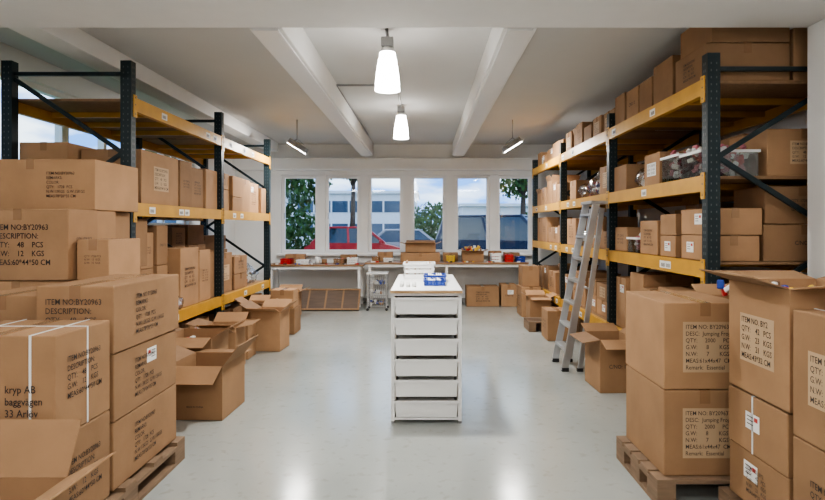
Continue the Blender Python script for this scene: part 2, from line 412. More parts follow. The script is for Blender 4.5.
for (x, y) in ((-2.4, 1.2), (1.6, 1.2), (-2.4, -1.6), (1.6, -1.6), (-.4, 2.6)):  # unseen battens around the camera, added to brighten the room
    b = B(); b.box(x-.75, x+.75, y-.09, y+.09, 3.09, 3.148, WHITEM, bev=.006)
    for dy in (-.045, .045): b.cyl((x-.7, y+dy, 3.07), (x+.7, y+dy, 3.07), .016, FILLTUBE, 8)
    for ex in (-.73, .71): b.box(x+ex, x+ex+.02, y-.07, y+.07, 3.04, 3.09, WHITEM)
    b.done('added_fill_batten', (x, y, 3.1), rel=False)

# ------------------------------------------------------------ racks
def rack(xf, sx, ys, ztop, levels, depth=1.1):
    b = B(); pw = .09; xr = xf+sx*depth
    for y in ys:
        for xa in (xf, xr-sx*pw):
            xb = xa+sx*pw
            b.box(xa, xb, y-.04, y-.036, .006, ztop, STEELG)
            b.box(xa, xa+sx*.004, y-.036, y+.04, .006, ztop, STEELG); b.box(xb-sx*.004, xb, y-.036, y+.04, .006, ztop, STEELG)
            b.box(xa+sx*.004, xb-sx*.004, y+.034, y+.04, .006, ztop, STEELG)
            b.box(xa-sx*.02, xb+sx*.02, y-.06, y+.06, .0005, .006, STEELG)
            z = .15
            while z < ztop-.04:
                b.box(xa+sx*.022, xa+sx*.030, y-.0405, y-.04, z, z+.014, HOLE); b.box(xb-sx*.030, xb-sx*.022, y-.0405, y-.04, z, z+.014, HOLE)
                if xa == xf: b.box(xa-sx*.0006, xa, y-.016, y-.004, z, z+.02, HOLE); b.box(xa-sx*.0006, xa, y+.006, y+.018, z, z+.02, HOLE)
                z += .05
        xi, xo = xf+sx*pw, xr-sx*pw
        hz = [.2, ztop-.12]
        for z in hz: b.box(xi, xo, y-.015, y+.015, z, z+.03, STEELG)
        n = 4; zz = [.25+(ztop-.4)*k/n for k in range(n+1)]
        for k in range(n):
            a, c = (xo, xi) if k % 2 == 0 else (xi, xo)
            b.bar((a, y, zz[k]), (c, y, zz[k+1]), .025, .035, STEELG)
    for i in range(len(ys)-1):
        ya, yb_ = ys[i]+.042, ys[i+1]-.042
        for lv in levels:
            for k, xa in enumerate((xf, xr)):
                s = sx if k == 0 else -sx
                b.box(xa-s*.004, xa+s*.045, ya+.003, yb_-.003, lv-.115, lv, BEAMY)
                b.box(xa-s*.0045, xa-s*.004, ya+.01, yb_-.01, lv-.075, lv-.035, BEAMY)
                for ye in (ya-.05, yb_-.005):
                    b.box(xa-s*.008, xa-s*.001, ye, ye+.055, lv-.17, lv+.02, BEAMY)
                    for q in (-.14, -.06, 0): b.box(xa-s*.0095, xa-s*.008, ye+.022, ye+.034, lv+q-.008, lv+q+.004, HOLE)
            xa, xb = xf+sx*.046, xr-sx*.046
            nb = 3
            for k in range(nb):
                p = ya+.02+(yb_-ya-.04)*k/nb; q = ya+.02+(yb_-ya-.04)*(k+1)/nb-.006
                b.box(xa, xb, p, q, lv-.022, lv-.001, CHIP)
            for k in range(1, 4):
                yy = ya+(yb_-ya)*k/4
                b.box(xa, xb, yy-.02, yy+.02, lv-.07, lv-.023, BEAMY)
            for k in range(3):
                if R.random() < .7:
                    yy = ya+(yb_-ya)*R.uniform(.06, .94)
                    b.box(xf-sx*.0055, xf-sx*.0045, yy-.055, yy+.055, lv-.09, lv-.03, WLAB)
                    for q in range(6): b.box(xf-sx*.006, xf-sx*.0055, yy-.04+q*.012, yy-.034+q*.012, lv-.08, lv-.05, INK)
    b.done('pallet_rack', (xf+sx*depth/2, ys[0], 0), rel=False)
YLs = [4.78, 6.90, 9.02]; YRs = [3.99, 6.09, 8.22, 10.30]
rack(-2.48, -1, YLs, 2.91, [.65, 1.71, 2.61])
rack(2.0, 1, YRs, 2.73, [.45, 1.25, 1.87, 2.56])

# ------------------------------------------------------------ pallets
def pallet(x0, x1, y0, y1, along='x'):
    b = B(); w, d = x1-x0, y1-y0
    n = 5
    for k in range(n):
        a = y0+(d-.11)*k/(n-1); b.box(x0, x1, a, a+.11, .122, .144, WOOD)
    for k in range(3):
        a = x0+(w-.1)*k/2
        b.box(a, a+.1, y0, y1, .1, .122, WOOD); b.box(a, a+.1, y0, y1, 0.001, .022, WOOD)
        for j in range(3):
            c = y0+(d-.14)*j/2; b.box(a, a+.1, c, c+.14, .022, .1, WOOD)
    b.done('wooden_pallet', (x0, y0, 0), rel=False)
P = .145
pallet(-2.42, -1.55, 2.30, 3.63); pallet(1.25, 2.46, 3.0, 3.2+.44); pallet(1.54, 2.6, 1.85, 2.93)

# ------------------------------------------------------------ left foreground
cbox(-1.97, -1.585, 2.86, 3.6, P, P+.352, txt=[('rem', 'R', dict(width=.5, maxh=.6)), ('side', 'F')], rot=0)
cbox(-1.97, -1.585, 2.86, 3.6, P+.352, P+.704, txt=[('rem', 'R', dict(width=.5, maxh=.6)), ('cno', 'F')], rot=.006, wl=('R', .1, .5))
cbox(-1.98, -1.575, 2.85, 3.61, P+.704, P+1.056, txt=[('rem', 'R', dict(width=.55, maxh=.62)), ('rem2', 'F', dict(width=.75, maxh=.7))], rot=-.004)
cbox(-2.4, -1.99, 2.9, 3.6, P, P+.5, rot=0); cbox(-2.4, -1.99, 2.9, 3.6, P+.5, P+1.0, rot=0, txt=[('rem', 'F')])
cbox(-2.1, -1.58, 2.40, 2.83, P, .58, straps=False, txt=[('rem2', 'R', dict(width=.62, maxh=.6)), ('rem', 'F')], rot=0)
cbox(-2.12, -1.58, 2.40, 2.83, .58, 1.035, straps=True, txt=[('rem2', 'R', dict(width=.62, maxh=.6, v=.1)), ('addr', 'F', dict(width=.3, u=.5, v=-.25, maxh=.42))], rot=0)
cbox(-2.7, -2.13, 2.40, 2.83, .001, .58, rot=0); cbox(-2.7, -2.14, 2.40, 2.83, .58, 1.02, rot=0, txt=[('rem', 'F')])
obox(-2.05, -1.42, 1.72, 2.24, .001, .50, fl=(100, 62, 75, 25), fill=.7, flen=.22, rot=0)
cbox(-3.0, -2.46, 3.66, 4.3, .001, .65, rot=0); cbox(-3.0, -2.34, 3.66, 4.3, .65, 1.15, rot=0, txt=[('rem2', 'F')])
cbox(-2.98, -2.31, 3.64, 3.98, 1.15, 1.62, txt=[('rem2', 'F', dict(width=.55, maxh=.6, u=.1)), ('side', 'R')], rot=0)
cbox(-2.44, -2.08, 3.72, 4.1, .001, .62, rot=0)
cbox(-2.33, -2.08, 3.68, 4.12, .62, 1.15, rot=0, txt=[('cno', 'F'), ('rem2', 'R')])
cbox(-2.30, -2.08, 3.70, 4.12, 1.15, 1.42, rot=0, txt=[('side', 'F')])
cbox(-3.2, -2.44, 4.31, 4.66, 1.15, 1.62, rot=0); cbox(-3.1, -2.44, 4.34, 4.66, .001, 1.15, rot=0)
cbox(-3.0, -2.36, 4.0, 4.3, 1.15, 1.62, rot=0)
cbox(-3.3, -2.36, 4.02, 4.64, 1.62, 1.99, rot=0, txt=[('rem', 'F', dict(width=.32, u=.55))])

# ------------------------------------------------------------ left rack contents
x = -2.52
cbox(x-.55, x, 5.0, 5.76, 1.71, 2.20, txt=[('rem2', 'R', dict(width=.45, maxh=.4, patch=PATCH)), ('rem', 'F')], rot=0)
cbox(x-.5, x, 5.8, 6.1, 1.71, 2.2, txt=[('side', 'R')]); cbox(x-.5, x-.02, 6.12, 6.46, 1.71, 2.16, txt=[('kgs', 'R')]); cbox(x-.5, x, 6.48, 6.84, 1.71, 2.18)
cbox(-3.52, -3.09, 4.86, 5.4, 1.71, 2.24, rot=0, txt=[('rem2', 'F')]); cbox(-3.52, -3.1, 5.45, 6.0, 1.71, 2.24); cbox(-3.52, -3.1, 6.05, 6.8, 1.71, 2.2)
row(x, -1, 6.98, 8.96, 1.71, (.36, .5), (.3, .5), (.4, .55), p_gap=.05, topmax=2.45)
row(-3.1, -1, 6.98, 8.96, 1.71, (.3, .5), (.4, .6), (.35, .42), topmax=2.45)
cbox(-2.98, -2.62, 4.84, 5.2, .65, 1.14); cbox(-3.0, -2.56, 4.84, 5.2, 1.14, 1.58, txt=[('rem2', 'F')])
cbox(x-.45, x-.12, 5.22, 5.48, .65, 1.1); cbox(x-.45, x-.12, 5.22, 5.48, 1.1, 1.45, txt=[('side', 'R')])
cbox(x-.45, x-.1, 5.5, 5.74, .65, 1.12); cbox(x-.45, x-.1, 5.5, 5.74, 1.12, 1.52, txt=[('cno', 'R')])
cbox(x-.5, x, 5.8, 6.28, .65, 1.28, txt=[('rem2', 'R', dict(width=.6, maxh=.45)), ('side', 'F')]); cbox(x-.5, x, 6.3, 6.62, .65, 1.24, txt=[('kgs', 'R')])
cbox(x-.45, x-.04, 6.64, 6.86, .65, 1.2)
row(-3.08, -1, 4.86, 6.84, .65, (.5, .7), (.4, .6), (.38, .45), p_gap=0, p_stack=.6, topmax=1.55)
row(x, -1, 6.98, 8.2, .65, (.42, .6), (.35, .6), (.4, .55), p_gap=.08, p_stack=.2, topmax=1.5)
bag(x-.22, 8.5, .65, .2, .24, .15, (WLAB, PINK, WHITEP, CARD))
row(-3.1, -1, 6.98, 8.96, .65, (.5, .7), (.4, .6), (.35, .42), topmax=1.55, p_stack=.5)
row(-2.56, -1, 4.9, 6.82, .001, (.36, .48), (.4, .6), (.4, .5), p_gap=0)
row(-2.56, -1, 7.0, 8.9, .001, (.34, .48), (.4, .6), (.4, .5), p_gap=0)
bag(-2.50, 6.06-.56, .652, .10, .22, .10, (PINK, WHITEP, RED, WLAB, CARD), 40); bag(-2.53, 5.08, .652, .09, .13, .09, (WHITEP, GREYM, WLAB, CARD), 18)
obox(-1.98, -1.55, 4.34, 4.82, .001, .42, fl=(70, 38, 118, 95), flen=.2, rot=-.04, txt=[('made', 'F', dict(width=.3, v=-.5, maxh=.1))])
obox(-2.36, -1.92, 5.05, 5.5, .001, .5, fl=(80, 60, 105, 110), flen=.2, fill=.75)
obox(-2.3, -1.95, 5.76, 6.14, .001, .46, fl=(75, 80, 70, 60), flen=.17, rot=.05)
cbox(-2.34, -1.98, 6.32, 6.62, .001, .42, txt=[('side', 'R')])
obox(-2.08, -1.72, 6.74, 7.12, .001, .48, fl=(60, 50, 70, 60), flen=.17, rot=-.06, fill=.8)
obox(-2.38, -2.1, 7.3, 7.6, .001, .5, fl=(60, 75, 80, 60), flen=.13)
cbox(-2.2, -1.8, 7.8, 8.2, .001, .36, txt=[('cno', 'F')])
cbox(-2.15, -1.82, 7.82, 8.15, .36, .62)

# ------------------------------------------------------------ right rack contents
x = 2.04
cbox(x, x+.62, 4.06, 4.56, 2.56, 2.84, rot=0, txt=[('rem2', 'L')]); cbox(x+.64, x+1.02, 4.06, 4.6, 2.56, 2.95, rot=0); cbox(x+.04, x+.62, 4.06, 4.56, 2.84, 3.07, rot=0)
cbox(x, x+.5, 4.6, 5.0, 2.56, 2.92); cbox(x, x+.5, 5.02, 5.32, 2.56, 2.86); cbox(x, x+.5, 5.34, 5.66, 2.56, 2.86, txt=[('cno', 'L')]); cbox(x, x+.4, 5.7, 6.0, 2.56, 2.88)
row(x+.6, 1, 4.7, 6.0, 2.56, (.3, .42), (.4, .6), (.35, .42), topmax=2.95)
row(x, 1, 6.16, 8.16, 2.56, (.2, .36), (.28, .45), (.4, .5), p_gap=.06, topmax=2.95, p_open=.25)
row(x, 1, 8.3, 10.2, 2.56, (.16, .32), (.3, .5), (.4, .5), p_gap=.15, topmax=2.95)
def toybin(x0, x1, y0, y1, z0, h):
    b = B(); w, d = x1-x0, y1-y0; t = .004
    b.box(0, w, 0, d, .001, t, CLEARP); b.box(0, t, 0, d, t, h, CLEARP); b.box(w-t, w, 0, d, t, h, CLEARP); b.box(t, w-t, 0, t, t, h, CLEARP); b.box(t, w-t, d-t, d, t, h, CLEARP)
    for (a, c, e, f) in ((-.012, 0, -.012, d+.012), (w, w+.012, -.012, d+.012), (0, w, -.012, 0), (0, w, d, d+.012)): b.box(a, c, e, f, h-.02, h, WHITEP)
    for k in range(110):
        s = R.uniform(.015, .035); m = R.choice((RED, PINK, WHITEP, PINK, CARD, PINK, WLAB))
        M = Matrix.Translation((R.uniform(.05, w-.05), R.uniform(.05, d-.05), R.uniform(.04, h+.04))) @ Euler((R.random()*3, R.random()*3, R.random()*3)).to_matrix().to_4x4()
        b.box(-s, s, -s*.7, s*.7, -s*.5, s*.5, m, M, bev=.008)
    b.done('plastic_toy_bin', (x0, y0, z0))
toybin(x+.0, x+.42, 4.12, 4.44, 1.87, .2); toybin(x+.0, x+.4, 4.5, 4.8, 1.87, .22)
cbox(x+.46, x+1.02, 4.08, 4.6, 1.87, 2.22, rot=0, txt=[('rem2', 'F', dict(width=.35, maxh=.45, patch=PATCH))])
cbox(x, x+.5, 4.86, 5.2, 1.87, 2.16, txt=[('side', 'L', dict(patch=WLAB, width=.5))]); bag(x+.2, 5.42, 1.87, .17, .19, .13, (PINK, WHITEP, CARD, WLAB), 30); cbox(x, x+.5, 5.66, 6.02, 1.87, 2.14)
row(x+.6, 1, 4.7, 6.0, 1.87, (.35, .45), (.4, .6), (.35, .42), topmax=2.4)
row(x, 1, 6.16, 6.7, 1.87, (.26, .42), (.3, .5), (.4, .5), p_gap=0, topmax=2.4)
bag(x+.2, 6.98, 1.87, .18, .23, .16, (WLAB, WHITEP, RED, BLUE), 30); bag(x+.2, 7.42, 1.87, .18, .19, .13, (PINK, RED, CARD, BLACK), 30)
row(x, 1, 7.66, 8.16, 1.87, (.26, .42), (.3, .5), (.4, .5), p_gap=0, topmax=2.4)
row(x, 1, 8.3, 10.2, 1.87, (.2, .42), (.3, .5), (.4, .5), p_gap=.1, topmax=2.4, p_open=.3)
row(x+.6, 1, 6.16, 8.16, 1.87, (.26, .42), (.3, .5), (.4, .45), p_gap=.12, topmax=2.4)
cbox(x+.02, x+.4, 4.06, 4.5, 1.25, 1.44, rot=0, wl=('L', .3, 0)); cbox(x+.02, x+.42, 4.06, 4.5, 1.44, 1.64, rot=0, wl=('L', -.3, .2))
cbox(x+.42, x+1.03, 4.06, 4.5, 1.25, 1.52, rot=0, txt=[('cno', 'F', dict(width=.25))]); cbox(x+.44, x+1.0, 4.08, 4.5, 1.52, 1.8, rot=0, txt=[('side', 'F', dict(width=.3))])
cbox(x, x+.5, 4.55, 4.85, 1.25, 1.43, wl=('L', 0, 0)); cbox(x, x+.48, 4.55, 4.85, 1.43, 1.61)
cbox(x, x+.5, 4.9, 5.3, 1.25, 1.56, txt=[('rem2', 'L')]); toybin(x, x+.3, 5.34, 5.6, 1.25, .15); cbox(x, x+.5, 5.64, 6.0, 1.25, 1.5, txt=[('side', 'L')])
row(x+.6, 1, 4.6, 6.0, 1.25, (.35, .5), (.4, .6), (.35, .42), topmax=1.74)
row(x, 1, 6.16, 7.1, 1.25, (.2, .4), (.3, .5), (.4, .5), p_gap=0, topmax=1.74)
bag(x+.18, 7.4, 1.25, .16, .22, .13, (WLAB, YEL, RED, WHITEP), 26)
row(x, 1, 7.66, 8.16, 1.25, (.2, .4), (.3, .5), (.4, .5), p_gap=0, topmax=1.74)
row(x, 1, 8.3, 10.2, 1.25, (.2, .42), (.3, .5), (.4, .5), p_gap=.1, topmax=1.74, p_open=.3)
row(x, 1, 4.06, 6.02, .45, (.4, .6), (.35, .5), (.45, .5), p_gap=0, topmax=1.1)
row(x+.6, 1, 4.06, 6.02, .45, (.45, .6), (.4, .6), (.35, .42), topmax=1.1)
row(x, 1, 6.16, 8.16, .45, (.3, .6), (.3, .5), (.4, .5), p_gap=.1, topmax=1.1, p_open=.3)
row(x, 1, 8.3, 10.2, .45, (.3, .6), (.3, .5), (.4, .5), p_gap=.1, topmax=1.1, p_open=.3)
row(x+.02, 1, 4.06, 6.0, .001, (.22, .31), (.4, .6), (.4, .5), p_gap=.1)
row(x+.02, 1, 6.2, 8.1, .001, (.22, .31), (.4, .6), (.4, .5), p_gap=.1)
row(x+.02, 1, 8.3, 10.2, .001, (.22, .31), (.4, .6), (.4, .5), p_gap=.1)
# ------------------------------------------------------------ right foreground
cbox(1.30, 1.755, 3.04, 3.62, P, P+.47, rot=0, txt=[('frog', 'F', dict(width=.58, maxh=.55, u=.10, patch=PATCH))])
cbox(1.30, 1.76, 3.04, 3.63, P+.47, P+.945, rot=0, txt=[('frog', 'F', dict(width=.58, maxh=.55, u=.10, v=-.02, patch=PATCH))])
cbox(1.79, 2.24, 3.04, 3.62, P, P+.47, rot=0); obox(1.77, 2.3, 3.06, 3.62, P+.475, 1.06, rot=0, fl=(None, 80, None, 60), flen=.12, fill=1.0, heap=.05)
cbox(1.575, 2.03, 2.42, 2.9, P, .41, rot=0, txt=[('kgs', 'L', dict(width=.4))], wl=('L', .2, .3))
cbox(1.57, 2.03, 2.42, 2.9, .41, .69, rot=0, txt=[('kgs', 'F')], wl=('L', .1, .1), straps=True)
obox(1.58, 2.03, 2.42, 2.9, .69, 1.23, rot=0, fl=(72, 75, 80, 80), flen=.17, txt=[('kgs', 'F', dict(width=.6)), ('kgs', 'L', dict(width=.5, maxh=.45, patch=PATCH))], fill=.88)
cbox(1.56, 2.05, 1.92, 2.38, P, .62, rot=0, txt=[('kgs', 'L', dict(width=.5))], straps=True)
cbox(1.56, 2.05, 1.92, 2.38, .62, 1.155, rot=0, txt=[('kgs', 'L', dict(width=.5, patch=PATCH))], straps=True)
cbox(2.07, 2.58, 1.95, 2.38, P, .6, rot=0); cbox(2.07, 2.58, 2.42, 2.9, P, .7, rot=0)
obox(1.58, 1.92, 5.05, 5.48, .001, .48, fl=(100, 60, 110, 70), flen=.16, rot=.03, txt=[('cno', 'F')])
cbox(1.62, 1.94, 7.35, 7.75, .001, .4, txt=[('side', 'L')]); obox(1.62, 1.93, 8.55, 8.9, .001, .42, fl=(60, 70, 100, 60), flen=.13)
cbox(1.62, 1.95, 9.3, 9.8, .001, .5, txt=[('rem2', 'L')])
cbox(1.64, 1.93, 9.35, 9.75, .5, .85)
pallet(1.5, 1.95, 8.0, 8.42)

# ------------------------------------------------------------ stepladder leaning on right rack
b = B(); y0, y1 = 5.82, 6.24
for y in (y0, y1):
    dy = .03 if y == y0 else -.03
    b.bar((1.46, y, .01), (1.80, y+dy, 1.76), .03, .07, ALU)
    b.bar((1.62, y, .01), (1.86, y+dy, 1.70), .025, .05, ALU)
    b.box(1.43, 1.50, y-.022, y+.022, .001, .04, BLACK); b.box(1.59, 1.65, y-.02, y+.02, .001, .035, BLACK)
for k in range(7):
    z = .22+k*.235; xx = 1.46+.34*z/1.75
    b.box(xx-.045, xx+.045, y0+.015, y1-.015, z-.012, z+.012, ALU)
for k in range(3):
    z = .3+k*.55; xx = 1.62+.24*z/1.7
    b.cyl((xx, y0, z), (xx, y1, z), .012, ALU, 8)
b.box(1.74, 1.92, y0+.01, y1-.01, 1.74, 1.775, GREYM, bev=.008)
b.done('stepladder', (1.6, 6.0, 0), rel=False)

# ------------------------------------------------------------ centre drawer island
b = B(); cx = .018; hw = .274; ya, yb_ = 4.24, 5.68; top = 1.02
mods = [(4.27, 4.73), (4.75, 5.19), (5.21, 5.65)]
for (a, c) in mods:
    for xx in (cx-hw+.005, cx+hw-.03):
        for yy in (a, c-.025): b.box(xx, xx+.025, yy, yy+.025, .02, top-.02, WHITEM); b.box(xx, xx+.025, yy, yy+.025, .001, .02, GREYM)
        for k in range(7): b.box(xx+.004, xx+.02, a+.025, c-.025, .05+k*.155, .062+k*.155, WHITEM)
        b.box(xx, xx+.025, a+.02, c-.02, top-.05, top-.025, WHITEM); b.box(xx, xx+.025, a+.02, c-.02, .03, .045, WHITEM)
    b.box(cx-hw+.03, cx+hw-.03, a, a+.02, top-.045, top-.025, WHITEM); b.box(cx-hw+.03, cx+hw-.03, a, a+.02, .03, .045, WHITEM)
    for k in range(6):
        z0 = .05+k*.157; z1 = z0+.125
        xl, xr_ = cx-hw+.036, cx+hw-.036; t = .007
        f = a-.008; r = c-.03
        fr = [(xl, f, z1), (xr_, f, z1), (xr_-t, f+.008, z0), (xl+t, f+.008, z0)]
        bk = [(xl, r, z1), (xr_, r, z1), (xr_-t, r-.008, z0), (xl+t, r-.008, z0)]
        b.poly(fr, WHITEP); b.poly(bk, WHITEP); b.poly([fr[0], fr[3], bk[3], bk[0]], WHITEP); b.poly([fr[1], fr[2], bk[2], bk[1]], WHITEP); b.poly([fr[3], fr[2], bk[2], bk[3]], WHITEP)
        b.box(xl-.01, xr_+.01, f-.012, f+.004, z1-.014, z1+.004, WHITEP); b.box(xl-.01, xr_+.01, r-.004, r+.01, z1-.014, z1+.004, WHITEP)
        b.box(xl-.012, xl+.004, f+.004, r-.004, z1-.01, z1+.004, WHITEP); b.box(xr_-.004, xr_+.012, f+.004, r-.004, z1-.01, z1+.004, WHITEP)
        b.box(xl+.02, xr_-.02, f+.01, r-.01, z1-.03, z1-.02, WHITEP)
b.box(cx-hw, cx+hw, ya, yb_, top-.022, top-.003, PINE); b.box(cx-hw+.004, cx+hw-.004, ya+.004, yb_-.004, top-.003, top, WHITEP)
b.done('drawer_cabinet', (cx, ya, 0), rel=False)
def crate(nm, x0, x1, y0, y1, z0, h, m, cols, n=14):
    b = B(); w, d = x1-x0, y1-y0; t = .006
    b.box(0, w, 0, d, .001, t, m)
    for z in range(3):
        za = t+z*(h-t)/3; zb = za+(h-t)/3*.72
        b.box(0, t, 0, d, za, zb, m); b.box(w-t, w, 0, d, za, zb, m); b.box(0, w, 0, t, za, zb, m); b.box(0, w, d-t, d, za, zb, m)
    k = 0
    while k <= 6:
        xx = (w-t)*k/6; b.box(xx, xx+t, 0.001, t+.001, t, h, m); b.box(xx, xx+t, d-t-.001, d-.001, t, h, m); yy = (d-t)*k/6; b.box(.001, t+.001, yy, yy+t, t, h, m); b.box(w-t-.001, w-.001, yy, yy+t, t, h, m); k += 1
    b.box(-.006, w+.006, -.006, .004, h-.012, h, m); b.box(-.006, w+.006, d-.004, d+.006, h-.012, h, m); b.box(-.006, .004, 0, d, h-.012, h, m); b.box(w-.004, w+.006, 0, d, h-.012, h, m)
    for k in range(n):
        xx = .02+(w-.05)*k/n; hh = h*R.uniform(.7, 1.1)
        b.box(xx, xx+.012, .015, d-.015, t, hh, R.choice(cols))
    b.done(nm, (x0, y0, z0))
crate('white_storage_crate', -.19, .10, 5.2, 5.5, top+.001, .14, WHITEP, (WHITEP, WLAB, CARD), 12)
crate('blue_tray', .0, .17, 4.55, 4.78, top+.001, .045, BLUE, (BLUE, WLAB, WLAB), 8)
crate('blue_tray', .0, .19, 4.86, 5.1, top+.001, .06, BLUE, (WLAB, WHITEP, WLAB), 8)
b = B()
for k in range(7):
    xx = -.18+.05*(k % 3); yy = 4.5+.09*(k//3)
    b.cyl((xx, yy, top+.001), (xx, yy, top+.03), .016, WLAB, 12)
b.done('adhesive_label_rolls')

# ------------------------------------------------------------ workbenches at the back
def bench(x0, x1, z, y0=10.42, y1=11.0, tm=BENCH):
    b = B(); b.box(x0, x1, y0, y1, z-.035, z, tm, bev=.004); b.box(x0+.05, x1-.05, y0+.03, y1-.03, z-.085, z-.036, WHITEM)
    n = max(2, int((x1-x0)/1.3)+1)
    for k in range(n):
        xx = x0+.06+(x1-x0-.17)*k/(n-1)
        b.box(xx, xx+.05, y0+.05, y0+.1, .001, z-.08, WHITEM); b.box(xx, xx+.05, y1-.1, y1-.05, .001, z-.08, WHITEM)
        b.box(xx+.01, xx+.04, y0+.1, y1-.1, .12, .16, WHITEM)
    b.done('workbench', (x0, y0, 0), rel=False)
bench(-2.95, -1.13, .80); bench(-1.1, 1.95, .84)
TB = .841
cbox(-.45, .3, 10.5, 10.9, TB, 1.02, rot=.03); obox(-.35, .22, 10.52, 10.88, 1.022, 1.18, fl=(75, 70, 75, 60), flen=.12)
obox(.72, 1.12, 10.5, 10.8, TB, 1.04, fl=(70, 70, 80, 60), flen=.1, fill=1.0, heap=.03)
for (a, w, h, m) in ((-.98, .14, .1, CARD), (-.76, .18, .07, WHITEP), (.42, .16, .12, YEL), (1.26, .2, .16, WHITEP), (1.52, .16, .14, RED), (1.74, .16, .1, BLUE)):
    crate('small_parts_bin', a, a+w, 10.52, 10.72, TB, h, m, (RED, WLAB, CARD, YEL, BLACK), 5)
for (a, w, h, m) in ((-2.7, .2, .1, RED), (-2.4, .24, .08, WHITEP), (-1.7, .2, .1, CARDIN), (-1.45, .2, .12, WHITEP)):
    crate('small_parts_bin', a, a+w, 10.52, 10.75, .801, h, m, (RED, WLAB, CARD, BLACK), 5)
for (a, c, z, h) in ((-2.68, -2.3, .801, .18), (-1.62, -1.3, .801, .17), (-.9, -.6, TB, .18), (.36, .66, TB, .17), (1.25, 1.5, TB, .2), (1.55, 1.85, TB, .17)):
    cbox(a, c, 10.79, 10.98, z, z+h, txt=[('cno', 'F')] if R.random() < .5 else ())
b = B()
b.cyl((-2.03, 10.7, .801), (-2.03, 10.7, .93), .05, WLAB, 18); b.cyl((-1.9, 10.68, .801), (-1.9, 10.68, .89), .05, TAPE, 18); b.done('tape_rolls')
b = B()
for k in range(40):
    s = R.uniform(.02, .032); a = R.uniform(-2.85, 1.9); z = .801 if a < -1.13 else TB
    if -1.2 < a < -1.05 or -.5 < a < .35: continue
    M = Matrix.Translation((a, 10.465, z+s*.35)) @ Matrix.Rotation(R.random()*3, 4, 'Z')
    b.box(-s, s, -s*.5, s*.5, -s*.35, s*.35, R.choice((WLAB, RED, BLUE, CARD, BLACK, YEL, WHITEP)), M)
b.done('packing_clutter')
b = B(); x0, x1, ya, yb_ = -1.02, -.66, 10.0, 10.35
for xx in (x0, x1-.02):
    for yy in (ya, yb_-.02): b.box(xx, xx+.02, yy, yy+.02, .05, .66, GREYM); b.cyl((xx+.01, yy-.008, .026), (xx+.01, yy+.028, .026), .025, BLACK, 10)
for z in (.08, .27, .46):
    for k in range(10):
        xx = x0+.02+(x1-x0-.046)*k/9; b.box(xx, xx+.006, ya+.004, ya+.01, z, z+.14, GREYM); b.box(xx, xx+.006, yb_-.01, yb_-.004, z, z+.14, GREYM)
    for zz in (z, z+.07, z+.135): b.box(x0+.02, x1-.02, ya+.002, ya+.008, zz, zz+.007, GREYM); b.box(x0+.004, x0+.01, ya+.02, yb_-.02, zz, zz+.007, GREYM); b.box(x1-.01, x1-.004, ya+.02, yb_-.02, zz, zz+.007, GREYM)
    packets(b, 14, (x0+x1)/2, (ya+yb_)/2, z+.05, .12, .11, (WLAB, CARD, BLUE, BLACK, WHITEP), zr=.02, s0=.02, s1=.04)
b.box(x0-.01, x1+.01, ya-.01, yb_+.01, .66, .68, WHITEM); b.done('wire_basket_trolley', (x0, ya, 0), rel=False)
b = B()
for k in range(9):
    M = Matrix.Translation((-1.85+R.uniform(-.05, .05), 10.72, .002+k*.03)) @ Matrix.Rotation(R.uniform(-.05, .05), 4, 'Z')
    b.box(-.6, .6, -.2, .2, 0, .022, R.choice((CARD, CHIP, CARDIN)), M)
b.done('flattened_cartons')
# dark framed board leaning low in front of the flattened cartons
b = B(); M = Matrix.Translation((-1.78, 10.0, .012)) @ Matrix.Rotation(math.radians(48), 4, 'X')
b.box(-.62, .62, 0, .46, -.008, .008, DARKB, M)
for (a, c, e, f) in ((-.62, .62, 0, .03), (-.62, .62, .43, .46), (-.62, -.59, .03, .43), (.59, .62, .03, .43)): b.box(a, c, e, f, .008, .02, CHIP, M)
for k in range(3): b.box(-.31+.31*k-.015, -.31+.31*k+.015, .03, .43, .008, .014, CARDIN, M)
b.done('leaning_board')
cbox(.8, 1.42, 10.53, 10.95, .001, .38, txt=[('rem2', 'F')]); cbox(1.45, 1.75, 10.53, 10.9, .001, .42, txt=[('cno', 'F')], wl=('F', .2, .3))
cbox(.15, .7, 10.55, 10.95, .001, .22); obox(-.4, .0, 10.5, 10.88, .001, .3, fl=(50, 70, 80, 60), flen=.12)
b = B(); b.box(-2.85, -2.6, 10.05, 10.3, .001, .3, RED, bev=.02); b.box(-2.83, -2.62, 10.07, 10.28, .3, .31, BLACK); b.box(-2.85, -2.83, 10.1, 10.24, .31, .36, RED); b.box(-2.62, -2.6, 10.1, 10.24, .31, .36, RED); b.box(-2.85, -2.6, 10.16, 10.18, .36, .38, RED); b.done('red_plastic_bin')
obox(-2.5, -2.1, 9.2, 9.6, .001, .42, fl=(80, 70, 100, 60), flen=.16)

# ------------------------------------------------------------ outside
b = B(); b.box(-60, 60, YB+.3, 90, -.3, -.1, ASPH); b.done('parking_ground')
b = B(); b.box(-60, 60, 29, 34, -.1, .0, GRASS); b.done('grass_verge')
b = B(); b.box(-60, XL-.3, -20, YB+.2, -.3, -.1, GRASS); b.done('side_lawn')
def building(x0, x1, y, h, fl):
    b = B(); b.box(x0, x1, y, y+10, -.1, h, BLDW)
    for k in range(fl):
        za = .9+k*(h-.6)/fl; zb = za+(h-.6)/fl*.5
        b.box(x0+.4, x1-.4, y-.03, y, za, zb, BLDG)
        xx = x0+.4
        while xx < x1-.4: b.box(xx, xx+.12, y-.08, y-.03, za, zb, BLDW); xx += 1.3
    b.box(x0-.2, x1+.2, y-.25, y+10.2, h, h+.2, BLDW); b.done('office_building', (x0, y, 0), rel=False)
building(-10, -.6, 42, 4.0, 2); building(2.6, 24, 38, 2.9, 1); building(-40, -11, 46, 6, 2)
